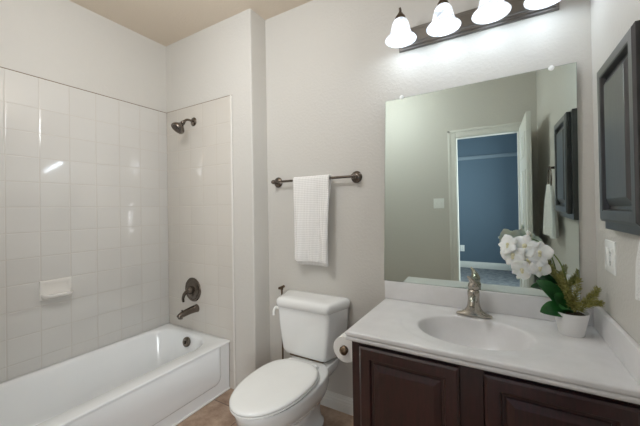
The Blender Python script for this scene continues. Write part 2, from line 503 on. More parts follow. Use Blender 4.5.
# tub filler spout
WY = -.1695
sp = thing('tub_spout', 'dark pewter tub spout low on the tiled end wall, below the round mixer', 'tub spout', (-2.485, WY, .53))
bm = B()
pts = spline([(-2.485, WY+.001, .537), (-2.485, WY-.05, .536), (-2.485, WY-.105, .529), (-2.485, WY-.145, .519), (-2.485, WY-.158, .506)], 5)
rd = [.031+(.021-.031)*min(1, i/(len(pts)-4)) for i in range(len(pts))]; rd[0] = .033; rd[-1] = .017; rd[-2] = .020
tube(bm, pts, rd, 20)
tube(bm, [(-2.485, WY-.143, .512), (-2.485, WY-.146, .496)], [.018, .0165], 18)
s0 = obj('spout_body', bm, MW['pewter'], sp)
bm = B(); tube(bm, [(-2.485, WY-.128, .535), (-2.485, WY-.130, .553)], .003, 8); lathe(bm, [(.001, 0), (.007, .001), (.008, .004), (.005, .008), (.001, .009)], (-2.485, WY-.130, .551), (0, 0, 1), 14)
obj('diverter_knob', bm, MW['pewter'], s0)

# mixer valve
vc = Vector((-2.525, WY, .681))
va = thing('shower_valve', 'round dark pewter shower valve with lever on the tiled end wall', 'shower valve', vc)
bm = B(); lathe(bm, [(.001, 0), (.094, 0), (.096, .004), (.092, .009), (.080, .012), (.072, .010), (.066, .014), (.040, .020), (.001, .021)], vc+Vector((0, .001, 0)), (0, -1, 0), 48)
obj('escutcheon', bm, MW['pewter'], va)
bm = B(); lathe(bm, [(.001, .018), (.030, .018), (.031, .030), (.026, .05), (.022, .056), (.001, .058)], vc, (0, -1, 0), 28)
obj('valve_hub', bm, MW['pewter'], va)
bm = B(); pts = spline([vc+Vector((0, -.045, .006)), vc+Vector((-.022, -.062, -.022)), vc+Vector((-.034, -.068, -.058)), vc+Vector((-.036, -.064, -.088))], 5)
tube(bm, pts, [.015-.006*i/(len(pts)-1) for i in range(len(pts))], 14); obj('lever', bm, MW['pewter'], va)

# shower head
sc = Vector((-2.49, WY, 2.03))
sh = thing('wall_shower', 'small dark shower head on a bent arm high on the tiled end wall', 'shower head', sc)
bm = B(); lathe(bm, [(.001, 0), (.034, 0), (.035, .004), (.029, .010), (.016, .015), (.001, .016)], sc+Vector((0, .001, 0)), (0, -1, 0), 32); obj('flange', bm, MW['pewter'], sh)
bm = B(); pts = spline([sc, sc+Vector((0, -.05, .004)), sc+Vector((0, -.075, -.006)), sc+Vector((0, -.096, -.028))], 6); tube(bm, pts, .0095, 14)
lathe(bm, [(.014, 0), (.015, .01), (.014, .022)], sc+Vector((0, -.088, -.020)), (0, -.7, -.7), 16); obj('shower_arm', bm, MW['pewter'], sh)
bm = B(); hx = Vector((-.10, -.62, -.78)).normalized(); h0 = sc+Vector((0, -.096, -.028))
lathe(bm, [(.001, -.004), (.014, -.003), (.018, .004), (.015, .016), (.023, .028), (.042, .048), (.050, .058), (.052, .071), (.049, .078), (.042, .076), (.001, .073)], h0, hx, 36)
hd = obj('spray_head', bm, MW['pewter'], sh)
bm = B(); u_, v_ = frame(hx)
for q in range(3):
    for i in range(6*(q+1)):
        a = 2*PI*i/(6*(q+1)); lathe(bm, [(.0022, 0), (.0016, .004)], h0+hx*.074+(u_*cos(a)+v_*sin(a))*.011*(q+1), hx, 6)
obj('spray_nozzles', bm, MW['dark_gap'], hd)

# soap dish
sd = thing('soap_dish', 'white ceramic soap dish set into the long tiled wall', 'soap dish', (-2.85, -.935, .83))
bm = B(); mp = lambda a_, b_, h_: Vector((-2.851+h_, a_, b_))
nest(bm, mp, -1.018, -.852, .772, .894, [(0, 0), (0, .006), (.004, .011), (.012, .012), (.024, .007), (.034, .0035)])
obj('back_plate', bm, MW['soap_ceramic'], sd)
bm = B(); rows = []
for j in range(9):            # rounded tray: rings from its underside over the lip down into the dish
    pr = [(.002, .784, .88), (.03, .780, .93), (.058, .786, .97), (.070, .796, 1.0), (.073, .806, 1.0), (.068, .811, .97), (.060, .806, .92), (.045, .800, .86), (.004, .802, .80)][j]
    d, z, s_ = pr
    pts = []
    for i in range(17):
        a = PI*i/16; pts.append(Vector((-2.849+(d+.003)*(sin(a)**.45), -.935-.078*s_*cos(a), z)))
    rows.append(pts)
loft(bm, rows, True, True); obj('soap_tray', bm, MW['soap_ceramic'], sd, ang=70)

# ================================================================ TOWEL BAR AND TOWEL
tb = thing('towel_bar', 'brushed nickel towel bar with round rosettes above the toilet', 'towel bar', (-1.44, 0, 1.51))
BY, BZ = -.055, 1.512
for X in (-1.775, -1.150):
    bm = B(); lathe(bm, [(.001, 0), (.036, 0), (.038, .004), (.034, .009), (.027, .012), (.024, .016), (.014, .019), (.001, .020)], (X, -.0002, BZ), (0, -1, 0), 28)
    r_ = obj('rosette', bm, MW['pewter'], tb)
    bm = B(); lathe(bm, [(.012, .015), (.009, .024), (.009, .036), (.014, .043), (.016, .055), (.014, .066), (.009, .071), (.001, .073)], (X, 0, BZ), (0, -1, 0), 20)
    obj('post', bm, MW['pewter'], r_)
bm = B(); tube(bm, [(-1.785, BY, BZ), (-1.136, BY, BZ)], .0085, 16)
for X, s_ in ((-1.785, -1), (-1.136, 1)): lathe(bm, [(.001, -.012), (.010, -.006), (.012, .001), (.010, .007), (.001, .011)], (X, BY, BZ), (s_, 0, 0), 16)
obj('bar', bm, MW['pewter'], tb)


def drape(x0, x1, zf, zb, r, wob, thick, mat, bm=None, seed=0):
    bm = bm or B(); rr = random.Random(seed); nx, path = 44, []
    n1 = 34
    for i in range(n1): path.append((BY-r, zf+(BZ-zf)*i/n1, 1-i/n1, -1))
    for i in range(9):
        a = PI*i/8; path.append((BY-r*cos(a), BZ+r*sin(a), 0, 0))
    for i in range(1, n1+1): path.append((BY+r, BZ-(BZ-zb)*i/n1, i/n1, 1))
    rings = []
    ph = [rr.uniform(0, 6) for _ in range(4)]
    def P(iu, j, off):
        u_ = iu/nx; y, z, h_, s_ = path[j]
        dy = wob*h_**.7*(sin(u_*9+ph[0]+h_*1.2)*.5+.35*sin(u_*17+ph[1]-h_*2))+.0015*sin(h_*18+u_*4)
        if s_ >= 0: dy *= .35
        xx = x0+(x1-x0)*u_+.004*sin(h_*4+ph[2])*h_ + (-.008*h_-.008*h_*u_ if s_ <= 0 else -.004*h_-.03*min(1, h_*3)*u_)
        yy = y+dy; 
        if s_ > 0: yy = min(yy, -.014)
        cy, cz = (yy-BY), (z-BZ) if z > BZ else 0
        L_ = math.hypot(cy, cz) or 1
        return Vector((xx, yy+off*cy/L_, z+off*cz/L_))
    N = len(path)
    outer = [[bm.verts.new(P(i, j, thick/2)) for i in range(nx+1)] for j in range(N)]
    inner = [[bm.verts.new(P(i, j, -thick/2)) for i in range(nx+1)] for j in range(N)]
    for j in range(N-1):
        for i in range(nx):
            bm.faces.new((outer[j][i], outer[j][i+1], outer[j+1][i+1], outer[j+1][i]))
            bm.faces.new((inner[j][i], inner[j+1][i], inner[j+1][i+1], inner[j][i+1]))
        for i in (0, nx): bm.faces.new((outer[j][i], outer[j+1][i], inner[j+1][i], inner[j][i]))
    for j in (0, N-1):
        for i in range(nx): bm.faces.new((outer[j][i], inner[j][i], inner[j][i+1], outer[j][i+1]))
    return bm


bt = drape(-1.590, -1.312, .968, .938, .0175, .034, .011, None, seed=3)
tw = obj('bath_towel', bt, MW['waffle'], None, ang=80)
tag(tw, 'white waffle weave towel folded over the bar above the toilet', 'towel')

# ================================================================ TOILET
CX, TCX = -1.405, -1.445
to = thing('toilet', 'white two-piece toilet with closed lid between tub wall and vanity', 'toilet', (-1.42, -.4, 0))


def egg(z, yb, yf, w, cx=CX, n=48, pf=2.1, pb=2.6, yc=None):
    yc = yc if yc is not None else yb-(yb-yf)*.42
    o = []
    for i in range(n):
        a = 2*PI*i/n; c_, s_ = cos(a), sin(a)
        p_ = pb if c_ > 0 else pf
        x = w*math.copysign(abs(s_)**(2/p_), s_); yy = math.copysign(abs(c_)**(2/p_), c_)
        y = yc+yy*((yb-yc) if c_ > 0 else (yc-yf))
        o.append(Vector((cx+x, y, z)))
    return o


bm = B()
loft(bm, [egg(0, -.115, -.45, .090), egg(.018, -.113, -.455, .092), egg(.028, -.12, -.44, .076), egg(.06, -.125, -.43, .066), egg(.12, -.12, -.44, .064),
          egg(.17, -.115, -.52, .092), egg(.215, -.115, -.62, .130), egg(.26, -.12, -.70, .158), egg(.31, -.13, -.755, .180),
          egg(.35, -.14, -.765, .184), egg(.366, -.145, -.772, .186), egg(.374, -.15, -.768, .182), egg(.376, -.16, -.755, .17)])
# shelf that carries the tank
loft(bm, [rrect(CX-.10, CX+.10, -.26, -.04, .04, .27), rrect(CX-.125, CX+.125, -.28, -.03, .04, .31), rrect(CX-.14, CX+.14, -.30, -.03, .04, .36), rrect(CX-.135, CX+.135, -.295, -.035, .04, .372)])
obj('bowl', bm, MW['ceramic'], to, ang=60)
bm = B(); lathe(bm, [(.016, 0), (.016, .010), (.010, .020), (.001, .023)], (CX+.078, -.26, .018), (0, 0, 1), 18); obj('bolt_cap', bm, MW['plastic_white'], to)
bm = B(); lathe(bm, [(.016, 0), (.016, .010), (.010, .020), (.001, .023)], (CX-.078, -.26, .018), (0, 0, 1), 18); obj('bolt_cap', bm, MW['plastic_white'], to)
# dark slab painted in for the shade in the slit under the seat
bm = B(); loft(bm, [egg(.374, -.26, -.762, .172), egg(.386, -.26, -.774, .175)]); obj('seat_gap_shade', bm, MW['dark_gap'], to)
bm = B(); loft(bm, [egg(.3845, -.262, -.783, .176, pb=2.8), egg(.386, -.258, -.787, .181, pb=2.8), egg(.391, -.258, -.787, .181, pb=2.8), egg(.394, -.262, -.783, .177, pb=2.8)]); obj('seat', bm, MW['plastic_white'], to)
bm = B(); loft(bm, [egg(.394, -.272, -.782, .175, pb=2.7), egg(.396, -.268, -.787, .179, pb=2.7), egg(.404, -.268, -.788, .180, pb=2.7), egg(.410, -.271, -.784, .176, pb=2.7),
                    egg(.4135, -.279, -.772, .165, pb=2.7), egg(.4155, -.30, -.735, .138, pb=2.7), egg(.4165, -.36, -.66, .09, pb=3)]); obj('seat_lid', bm, MW['plastic_white'], to, ang=70)
for s_ in (-1, 1):
    bm = B(); tube(bm, [(CX+s_*.078-.022, -.258, .392), (CX+s_*.078+.022, -.258, .392)], .011, 14); box(bm, CX+s_*.078-.014, CX+s_*.078+.014, -.27, -.235, .372, .392, .004); obj('hinge', bm, MW['plastic_white'], to)


def trap(z, wb, wf, yb, yf, r=.03, cx=TCX, k=5):
    """tank outline: wide at the wall, narrower in front, rounded corners"""
    P_ = [Vector((cx+wb, yb)), Vector((cx-wb, yb)), Vector((cx-wf, yf)), Vector((cx+wf, yf))]
    o = []
    for i in range(4):
        p, a, c_ = P_[i], P_[i-1], P_[(i+1) % 4]
        da = (a-p).normalized(); dc = (c_-p).normalized()
        ang = math.acos(max(-1, min(1, da.dot(dc)))); tl = r/math.tan(ang/2)
        s0_, s1_ = p+da*tl, p+dc*tl
        for q in range(k+1):
            t_ = q/k; v = s0_*(1-t_)**2+p*2*t_*(1-t_)+s1_*t_*t_
            o.append(Vector((v.x, v.y, z)))
    return o


bm = B()
loft(bm, [trap(.385, .175, .13, -.035, -.18), trap(.395, .20, .150, -.028, -.195), trap(.42, .212, .160, -.022, -.203), trap(.55, .234, .177, -.016, -.208), trap(.60, .239, .181, -.016, -.210), trap(.693, .246, .187, -.014, -.213)])
tk = obj('tank', bm, MW['ceramic'], to, ang=60)
bm = B()
loft(bm, [trap(.688, .246, .187, -.012, -.216, .03), trap(.692, .249, .190, -.008, -.224, .03), trap(.722, .252, .193, -.006, -.227, .03), trap(.736, .249, .190, -.008, -.223, .03),
          trap(.745, .240, .180, -.014, -.212, .03), trap(.7495, .225, .165, -.028, -.196, .03), trap(.751, .15, .11, -.06, -.15, .03)])
obj('tank_lid', bm, MW['ceramic'], to, ang=70)
bm = B(); tube(bm, [(TCX-.222, -.155, .655), (TCX-.243, -.155, .655)], .010, 12); tube(bm, spline([(TCX-.243, -.150, .657), (TCX-.246, -.165, .655), (TCX-.246, -.178, .640), (TCX-.244, -.182, .612)], 4), [.008]*8+[.009]*5, 12); obj('flush_lever', bm, MW['plastic_white'], to)
bm = B(); box(bm, TCX-.12, TCX+.13, -.180, -.05, .374, .388, .004); obj('tank_gasket', bm, MW['bronze'], to)

# bronze toilet brush stand tucked behind the tank
br = thing('toilet_brush', 'thin bronze toilet brush handle standing left of the toilet tank', 'toilet brush', (-1.720, -.052, 0))
bm = B(); lathe(bm, [(.04, 0), (.045, .004), (.045, .10), (.042, .102), (.038, .098), (.036, .10)], (-1.720, -.052, 0), (0, 0, 1), 28); obj('holder', bm, MW['bronze'], br)
bm = B(); tube(bm, [(-1.720, -.052, .02), (-1.720, -.052, .750)], .006, 12)
tube(bm, [(-1.745, -.052, .752), (-1.70, -.052, .772)], .009, 12); lathe(bm, [(.001, 0), (.010, .001), (.010, .012), (.001, .014)], (-1.720, -.052, .745), (0, 0, 1), 12)
obj('handle', bm, MW['bronze'], br)
bm = B(); lathe(bm, [(.012, .02), (.034, .04), (.034, .09), (.012, .11)], (-1.720, -.052, 0), (0, 0, 1), 24); obj('brush_head', bm, MW['plastic_white'], br)

# ================================================================ VANITY
vx0, vx1, vy = -.953, -.001, -.535
vt = thing('vanity_cabinet', 'dark cherry vanity cabinet with two raised panel doors in the corner', 'cabinet', (-.48, -.27, 0))
bm = B(); box(bm, vx0, vx0+.018, vy+.018, -.001, .0, .733, .001); box(bm, vx1-.018, vx1, vy+.018, -.001, 0, .733, .001); box(bm, vx0+.018, vx1-.018, -.012, -.001, .1, .733); box(bm, vx0+.018, vx1-.018, vy+.018, -.012, .10, .118)
obj('carcass', bm, MW['vanity_wood'], vt, smooth=False)
bm = B()
for (a, c_, z0, z1) in ((vx0, vx0+.045, .0, .733), (vx1-.045, vx1, 0, .733), (-.512, -.432, .10, .733)):
    box(bm, a, c_, vy, vy+.018, z0, z1, .0012)
box(bm, vx0+.045, vx1-.045, vy+.0004, vy+.0176, .688, .733, .001); box(bm, vx0+.045, vx1-.045, vy+.0004, vy+.0176, .10, .14, .001)
obj('face_frame', bm, MW['vanity_wood'], vt, smooth=False)
bm = B(); box(bm, vx0+.045, vx1-.045, vy+.06, vy+.075, 0, .10); obj('toe_kick', bm, MW['vanity_wood'], vt, smooth=False)


def panel_door(bm, mp, u0, u1, v0, v1, t_, s_, g_=.010):
    nest(bm, mp, u0, u1, v0, v1, [(0, 0), (0, t_-.006), (.002, t_-.0045), (.006, t_-.002), (.009, t_), (s_-.010, t_), (s_-.006, t_-.002), (s_-.002, t_-g_+.001), (s_+.006, t_-g_), (s_+.009, t_-g_), (s_+.011, t_-g_*.75), (s_+.034, t_-.002), (s_+.036, t_-.0015)], True, True)


for (a, c_) in ((-.912, -.512), (-.428, -.022)):
    bm = B(); panel_door(bm, lambda u_, v_, h_: Vector((u_, vy-.0008-h_, v_)), a, c_, .13, .716, .0195, .055, .013)
    obj('cabinet_door', bm, MW['vanity_wood'], vt, smooth=False)

# countertop with moulded oval basin
ct = thing('countertop', 'off-white marble vanity top with moulded oval basin and splashes', 'countertop', (-.487, -.28, .733))
cx0, cx1, cy0, cy1 = -.973, -.0008, -.562, -.0008
ex, ey = -.485, -.292
NA = 120
angs = sorted([2*PI*i/NA for i in range(NA)]+[math.atan2(y-ey, x-ex) % (2*PI) for x in (cx0, cx1) for y in (cy0, cy1)])


def rectray(a, dl, df):
    x0, y0 = cx0+dl, cy0+df; c_, s_ = cos(a), sin(a)
    t_ = min([q for q in (((x0-ex)/c_ if c_ < -1e-9 else 9), ((cx1-ex)/c_ if c_ > 1e-9 else 9), ((y0-ey)/s_ if s_ < -1e-9 else 9), ((cy1-ey)/s_ if s_ > 1e-9 else 9))])
    return ex+c_*t_, ey+s_*t_


def clampray(a, d):     # rays keep their angle from the outer rectangle's corners
    x, y = rectray(a, 0, 0)
    return (max(x, cx0+d), max(y, cy0+d))


rings = []
for d, z in ((.03, .7335), (.004, .7335), (.0015, .737), (.0015, .747), (.005, .750), (.0045, .7535), (0, .757), (0, .767), (.002, .7715), (.006, .7735), (.012, .774)):
    rings.append([Vector((*clampray(a, d), z)) for a in angs])
def ell(rx, ry, z):
    o = []
    for a in angs:
        k_ = 1/math.sqrt((cos(a)/rx)**2+(sin(a)/ry)**2); o.append(Vector((ex+cos(a)*k_, ey+sin(a)*k_, z)))
    return o
rings += [ell(.322, .243, .774), ell(.314, .236, .7737), ell(.306, .229, .7718), ell(.298, .222, .7705), ell(.265, .198, .7698), ell(.238, .180, .769), ell(.232, .174, .7675), ell(.2275, .170, .762), ell(.223, .1665, .750),
          ell(.216, .161, .728), ell(.203, .151, .698), ell(.180, .135, .662), ell(.145, .110, .633), ell(.10, .08, .617), ell(.05, .042, .610), ell(.021, .021, .608)]
bm = B(); loft(bm, rings, False, True); obj('vanity_top', bm, MW['marble'], ct, ang=50)
bm = B(); box(bm, cx0, cx1, -.0205, cy1, .7742, .879, .004, 3); obj('backsplash', bm, MW['marble'], ct)
bm = B(); box(bm, -.0195, cx1, cy0+.002, -.0208, .7742, .879, .004, 3); obj('side_splash', bm, MW['marble'], ct)
bm = B(); lathe(bm, [(.001, 0), (.021, 0), (.0215, .003), (.017, .004), (.015, .002), (.001, .003)], (ex, ey, .608), (0, 0, 1), 28); obj('drain', bm, MW['drain'], ct)

# faucet
fx, fy, fz = -.490, -.092, .7735
fa = thing('faucet', 'brushed nickel single lever faucet behind the oval basin', 'faucet', (fx, fy, fz))
bm = B()
def fell(rx, ry, z, dy=0): return [Vector((fx+rx*cos(2*PI*i/40), fy+dy+ry*sin(2*PI*i/40), fz+z)) for i in range(40)]
loft(bm, [fell(.082, .027, 0), fell(.083, .028, .004), fell(.078, .027, .009), fell(.060, .026, .015), fell(.043, .0255, .024), fell(.034, .025, .036), fell(.029, .0245, .052), fell(.0265, .024, .070), fell(.026, .024, .088), fell(.0275, .025, .104), fell(.0275, .025, .118), fell(.024, .022, .126), fell(.015, .014, .130)])
obj('faucet_body', bm, MW['nickel'], fa, ang=50)
bm = B(); pts = spline([(fx, fy-.005, fz+.075), (fx, fy-.045, fz+.092), (fx, fy-.085, fz+.088), (fx, fy-.112, fz+.068)], 6); tube(bm, pts, [.020-.007*i/(len(pts)-1) for i in range(len(pts))], 18)
lathe(bm, [(.0125, 0), (.0125, .008), (.009, .009)], (fx, fy-.110, fz+.070), (0, -.35, -1), 18); obj('spout', bm, MW['nickel'], fa)
bm = B(); lathe(bm, [(.020, .128), (.0245, .134), (.025, .146), (.022, .158), (.016, .167)], (fx, fy, fz), (0, 0, 1), 28)
pts = spline([(fx, fy, fz+.152), (fx-.003, fy-.006, fz+.168), (fx-.010, fy-.018, fz+.182), (fx-.022, fy-.034, fz+.196)], 6); tube(bm, pts, [.0225-.018*(i/(len(pts)-1))**1.1 for i in range(len(pts))], 16)
obj('lever_handle', bm, MW['nickel'], fa)

# toilet paper on the vanity's side
tp = thing('toilet_paper_holder', 'bronze toilet paper holder on the left side of the vanity', 'paper holder', (-.953, -.43, .645))
rc = Vector((-1.022, -.42, .643))
bm = B(); lathe(bm, [(.001, 0), (.024, 0), (.025, .004), (.018, .009), (.009, .012), (.008, .04)], (-.9532, -.352, .643), (-1, 0, 0), 22); tube(bm, spline([(-.985, -.352, .643), (-1.012, -.352, .643), (-1.022, -.360, .643)], 4), .008, 10)
obj('wall_post', bm, MW['bronze'], tp)
bm = B(); tube(bm, [rc+Vector((0, .052, 0)), rc+Vector((0, -.062, 0))], .007, 12); lathe(bm, [(.007, 0), (.019, .003), (.021, .010), (.014, .018), (.001, .021)], rc+Vector((0, -.056, 0)), (0, -1, 0), 22); obj('spindle', bm, MW['bronze'], tp)
bm = B(); n_ = 40
pr = [(.020, -.05), (.0595, -.05), (.061, -.0485), (.061, .0485), (.0595, .05), (.020, .05)]
u_, v_ = Vector((1, 0, 0)), Vector((0, 0, 1))
R_ = [[bm.verts.new(rc+Vector((0, y, 0))+(u_*cos(2*PI*i/n_)+v_*sin(2*PI*i/n_))*r) for i in range(n_)] for r, y in pr]
for q in range(len(pr)):
    a_, b_ = R_[q], R_[(q+1) % len(pr)]
    for i in range(n_): bm.faces.new((a_[i], a_[(i+1) % n_], b_[(i+1) % n_], b_[i]))
ro = thing('toilet_paper_roll', 'white toilet paper roll hanging beside the vanity cabinet', 'toilet paper', rc)
obj('paper', bm, MW['paper'], ro)
bm = B(); R_ = [[bm.verts.new(rc+Vector((0, y, 0))+(u_*cos(2*PI*i/n_)+v_*sin(2*PI*i/n_))*r) for i in range(n_)] for r, y in ((.0195, -.051), (.0195, .051), (.018, .051), (.018, -.051))]
for q in range(4):
    a_, b_ = R_[q], R_[(q+1) % 4]
    for i in range(n_): bm.faces.new((a_[i], a_[(i+1) % n_], b_[(i+1) % n_], b_[i]))
obj('core', bm, MW['cardboard'], ro)

# ================================================================ MIRROR
T1, T2 = -.016, .006
nv = Vector((sin(T2), -cos(T1), sin(T1))).normalized(); P0 = Vector((-.5, -.008, .88))


def mpl(x, z, h=0):
    y = P0.y-((x-P0.x)*nv.x+(z-P0.z)*nv.z)/nv.y
    return Vector((x, y, z))+nv*h


mi = thing('wall_mirror', 'large frameless wall mirror above the vanity backsplash', 'mirror', (-.51, -.006, .88))
bm = B(); q = [(-.978, .8805), (-.060, .8805), (-.057, 1.956), (-.945, 1.943)]
loft(bm, [[mpl(x, z, -.005) for x, z in q], [mpl(x, z, -.0004) for x, z in q]], True, True); obj('backing', bm, MW['mirror_edge'], mi, smooth=False)
bm = B(); q2 = [(-.977, .8815), (-.061, .8815), (-.058, 1.955), (-.944, 1.942)]
loft(bm, [[mpl(x, z, -.0004) for x, z in q2], [mpl(x, z, 0) for x, z in q2]], False, True); obj('glass', bm, MW['mirror'], mi, smooth=False)
for x in (-.849, -.149):
    bm = B(); c_ = mpl(x, 1.95, 0); lathe(bm, [(.011, -.004), (.012, .001), (.011, .004), (.004, .0055), (.001, .0055)], c_, nv, 18); box(bm, c_.x-.006, c_.x+.006, c_.y, -.0005, c_.z+.006, c_.z+.014, .001); obj('clip', bm, MW['plastic_white'], mi)

# ================================================================ VANITY LIGHT
SH.b.inputs['Emission Strength'].default_value = SHADE_E
vl = thing('vanity_light', 'four-lamp nickel bar light with lit frosted bell shades', 'wall light', (-.49, 0, 2.28))
bm = B(); mp = lambda u_, v_, h_: Vector((u_, -.0003-h_, v_))
nest(bm, mp, -.862, -.112, 2.222, 2.345, [(0, 0), (0, .010), (.004, .013), (.012, .013), (.014, .019), (.017, .022), (.024, .022), (.027, .029), (.031, .032)], True, True)
obj('back_plate', bm, MW['steel'], vl, smooth=False)
for i, x in enumerate((-.818, -.600, -.388, -.176)):
    yy = -.135
    bm = B(); lathe(bm, [(.001, 0), (.026, 0), (.027, .004), (.018, .012), (.010, .016), (.008, .02)], (x, -.032, 2.292), (0, -1, 0), 20)
    tube(bm, spline([(x, -.04, 2.292), (x, -.085, 2.305), (x, -.112, 2.352), (x, -.128, 2.385), (x, yy-.004, 2.392), (x, yy, 2.372)], 5), .0065, 12)
    ar = obj('arm', bm, MW['pewter'], vl)
    bm = B(); lathe(bm, [(.001, 2.374), (.010, 2.373), (.014, 2.366), (.020, 2.356), (.027, 2.346), (.030, 2.330), (.029, 2.322)], (x, yy, 0), (0, 0, 1), 24); obj('socket_cup', bm, MW['pewter'], ar)
    bm = B()
    out = [(.026, 2.334), (.034, 2.328), (.042, 2.314), (.047, 2.294), (.051, 2.274), (.057, 2.256), (.067, 2.241), (.078, 2.231), (.083, 2.224)]
    inn = [(r-.0035, z-.001) for r, z in out][::-1]; prof = out+[(.0815, 2.222)]+inn
    lathe(bm, prof, (x, yy, 0), (0, 0, 1), 40, cap0=False, cap1=False)
    obj('lamp_shade', bm, SH.m, vl)
    bm = B(); lathe(bm, [(.001, 2.240), (.012, 2.243), (.021, 2.252), (.024, 2.264), (.020, 2.279), (.014, 2.292), (.013, 2.325), (.001, 2.326)], (x, yy, 0), (0, 0, 1), 20); obj('bulb', bm, MW['bulb'], vl)
    ld = bpy.data.lights.new('bulb_light', 'POINT'); ld.energy = VANITY_W; ld.shadow_soft_size = .03; ld.color = (.76, .89, 1.0)
    lo = bpy.data.objects.new('bulb_light', ld); COL.objects.link(lo); lo.parent = vl; lo.location = Vector((x, yy, 2.228))-vl.location

# fixture made up around the added ceiling fill lamp (above and behind the view)
cl = thing('ceiling_fill_fixture', 'added fill lamp, a round flush dome on the bathroom ceiling', 'fill light', (-1.55, -1.25, H))
bm = B(); lathe(bm, [(.001, 0), (.17, 0), (.17, -.03), (.155, -.032)], (-1.55, -1.25, H-.001), (0, 0, 1), 40); obj('pan', bm, MW['white_trim'], cl)
bm = B(); lathe(bm, [(.155, -.028), (.15, -.05), (.12, -.072), (.06, -.086), (.001, -.09)], (-1.55, -1.25, H-.001), (0, 0, 1), 40, cap0=False); obj('diffuser', bm, MW['diffuser'], cl)

# ================================================================ MEDICINE CABINET
mc = thing('medicine_cabinet', 'dark espresso wall cabinet with raised panel door beside the mirror', 'cabinet', (0, -.49, 1.52))
bm = B(); box(bm, -.030, -.0005, -.705, -.277, 1.225, 1.805, .001)
obj('cabinet_body', bm, MW['espresso'], mc, smooth=False)
bm = B(); panel_door(bm, lambda u_, v_, h_: Vector((-.0305-h_, u_, v_)), -.664, -.316, 1.255, 1.80, .024, .045, .020)
obj('cabinet_door', bm, MW['espresso'], mc, smooth=False)

# ================================================================ TOWEL RING AND HAND TOWEL
tr = thing('towel_ring', 'nickel towel ring on the right wall near the dark cabinet', 'towel ring', (0, -.875, 1.52))
bm = B(); lathe(bm, [(.001, 0), (.026, 0), (.027, .004), (.018, .010), (.010, .014), (.009, .045), (.013, .05), (.013, .058), (.001, .06)], (-.0003, -.875, 1.545), (-1, 0, 0), 24); obj('rosette', bm, MW['pewter'], tr)
bm = B(); tube(bm, [(-.052, -.875+.072*sin(2*PI*i/32), 1.475+.072*cos(2*PI*i/32)) for i in range(33)], .0045, 10, False); obj('ring', bm, MW['pewter'], tr)
bm = B(); rings = []
for j in range(30):
    f_ = j/29; z = 1.428-.348*f_
    if j == 0: z = 1.432
    hw = .035+.148*min(1, (f_*1.35))**.75; dp = .017+.012*f_
    if j == 0: hw, dp = .03, .010
    if j == 1: z = 1.424
    pts = []
    for i in range(56):
        a = 2*PI*i/56; c_, s_ = cos(a), sin(a)
        rip = .007*min(1, f_*3)*sin(c_*9+1.3+f_*1.5)*(.5+.5*abs(s_)) 
        pts.append(Vector((-.053+dp*s_*abs(s_)**-.3 if s_ else -.053, -.875+hw*c_, z+.006*f_*sin(c_*5)))+Vector((rip, 0, 0)))
    rings.append(pts)
loft(bm, rings)
htw = obj('hand_towel', bm, MW['terry'], None, ang=80)
tag(htw, 'white terry hand towel hanging from the ring on the right wall', 'towel')


# ================================================================ WALL PLATES
def plate(name, label, cat, mp, w_, h_, kind):
    t_ = thing(name, label, cat, mp(0, 0, 0))
    bm = B(); nest(bm, mp, -w_/2, w_/2, -h_/2, h_/2, [(0, 0), (0, .0025), (.002, .0045), (.005, .0055)], True, True); obj('cover_plate', bm, MW['plastic_white'], t_)
    for (u_, k_) in kind:
        bm = B()
        if k_ == 'toggle':
            nest(bm, mp, u_-.005, u_+.005, -.012, .012, [(0, .0045), (0, .0065), (.001, .007)], True, True); nest(bm, mp, u_-.0035, u_+.0035, -.004, .010, [(0, .006), (.0008, .017)], True, True); obj('toggle', bm, MW['plastic_white'], t_)
        elif k_ == 'rocker':
            nest(bm, mp, u_-.0165, u_+.0165, -.0335, .0335, [(0, .004), (0, .0075), (.0015, .0085)], True, True); obj('rocker', bm, MW['plastic_white'], t_)
        else:
            nest(bm, mp, u_-.0165, u_+.0165, -.0335, .0335, [(0, .004), (0, .0075), (.001, .008)], True, True); so = obj('socket', bm, MW['plastic_white'], t_)
            for dv in (-.018, .018):
                bm = B()
                for du in (-.006, .006): nest(bm, mp, u_+du-.0012, u_+du+.0012, dv-.004, dv+.005, [(0, .0078), (0, .0083)], True, True)
                nest(bm, mp, u_-.0022, u_+.0022, dv-.011, dv-.007, [(0, .0078), (0, .0083)], True, True)
                obj('slots', bm, MW['hole'], so)
    return t_


plate('outlet_plate', 'white double wall plate with outlet and switch above the side splash', 'wall plate', lambda u_, v_, h_: Vector((-.0003-h_, -.210+u_, 1.112+v_)), .118, .125, [(-.024, 'outlet'), (.024, 'rocker')])
plate('light_switch', 'white double light switch on the wall left of the doorway, in the mirror', 'light switch', lambda u_, v_, h_: Vector((-.96-u_, FY+.0003+h_, 1.288+v_)), .118, .118, [(-.023, 'toggle'), (.023, 'toggle')])
plate('wall_outlet', 'white outlet on the far blue wall seen through the doorway', 'outlet', lambda u_, v_, h_: Vector((-.945-u_, -4.5997+h_, .365+v_)), .075, .118, [(0, 'outlet')])

# ================================================================ POTTED ORCHID
pc = Vector((-.118, -.155, .7743))
po = thing('potted_orchid', 'white orchid with heather sprigs in a small white pot on the counter', 'potted plant', pc)
bm = B(); R_ = [(.001, 0), (.041, 0), (.0435, .003), (.060, .088), (.062, .094), (.058, .095), (.055, .088), (.054, .080), (.001, .080)]
lathe(bm, R_, pc, (0, 0, 1), 40); obj('pot', bm, MW['pot'], po)
bm = B(); lathe(bm, [(.054, .080), (.045, .086), (.02, .092), (.001, .093)], pc, (0, 0, 1), 24, cap0=False); obj('moss', bm, MW['soil'], po)


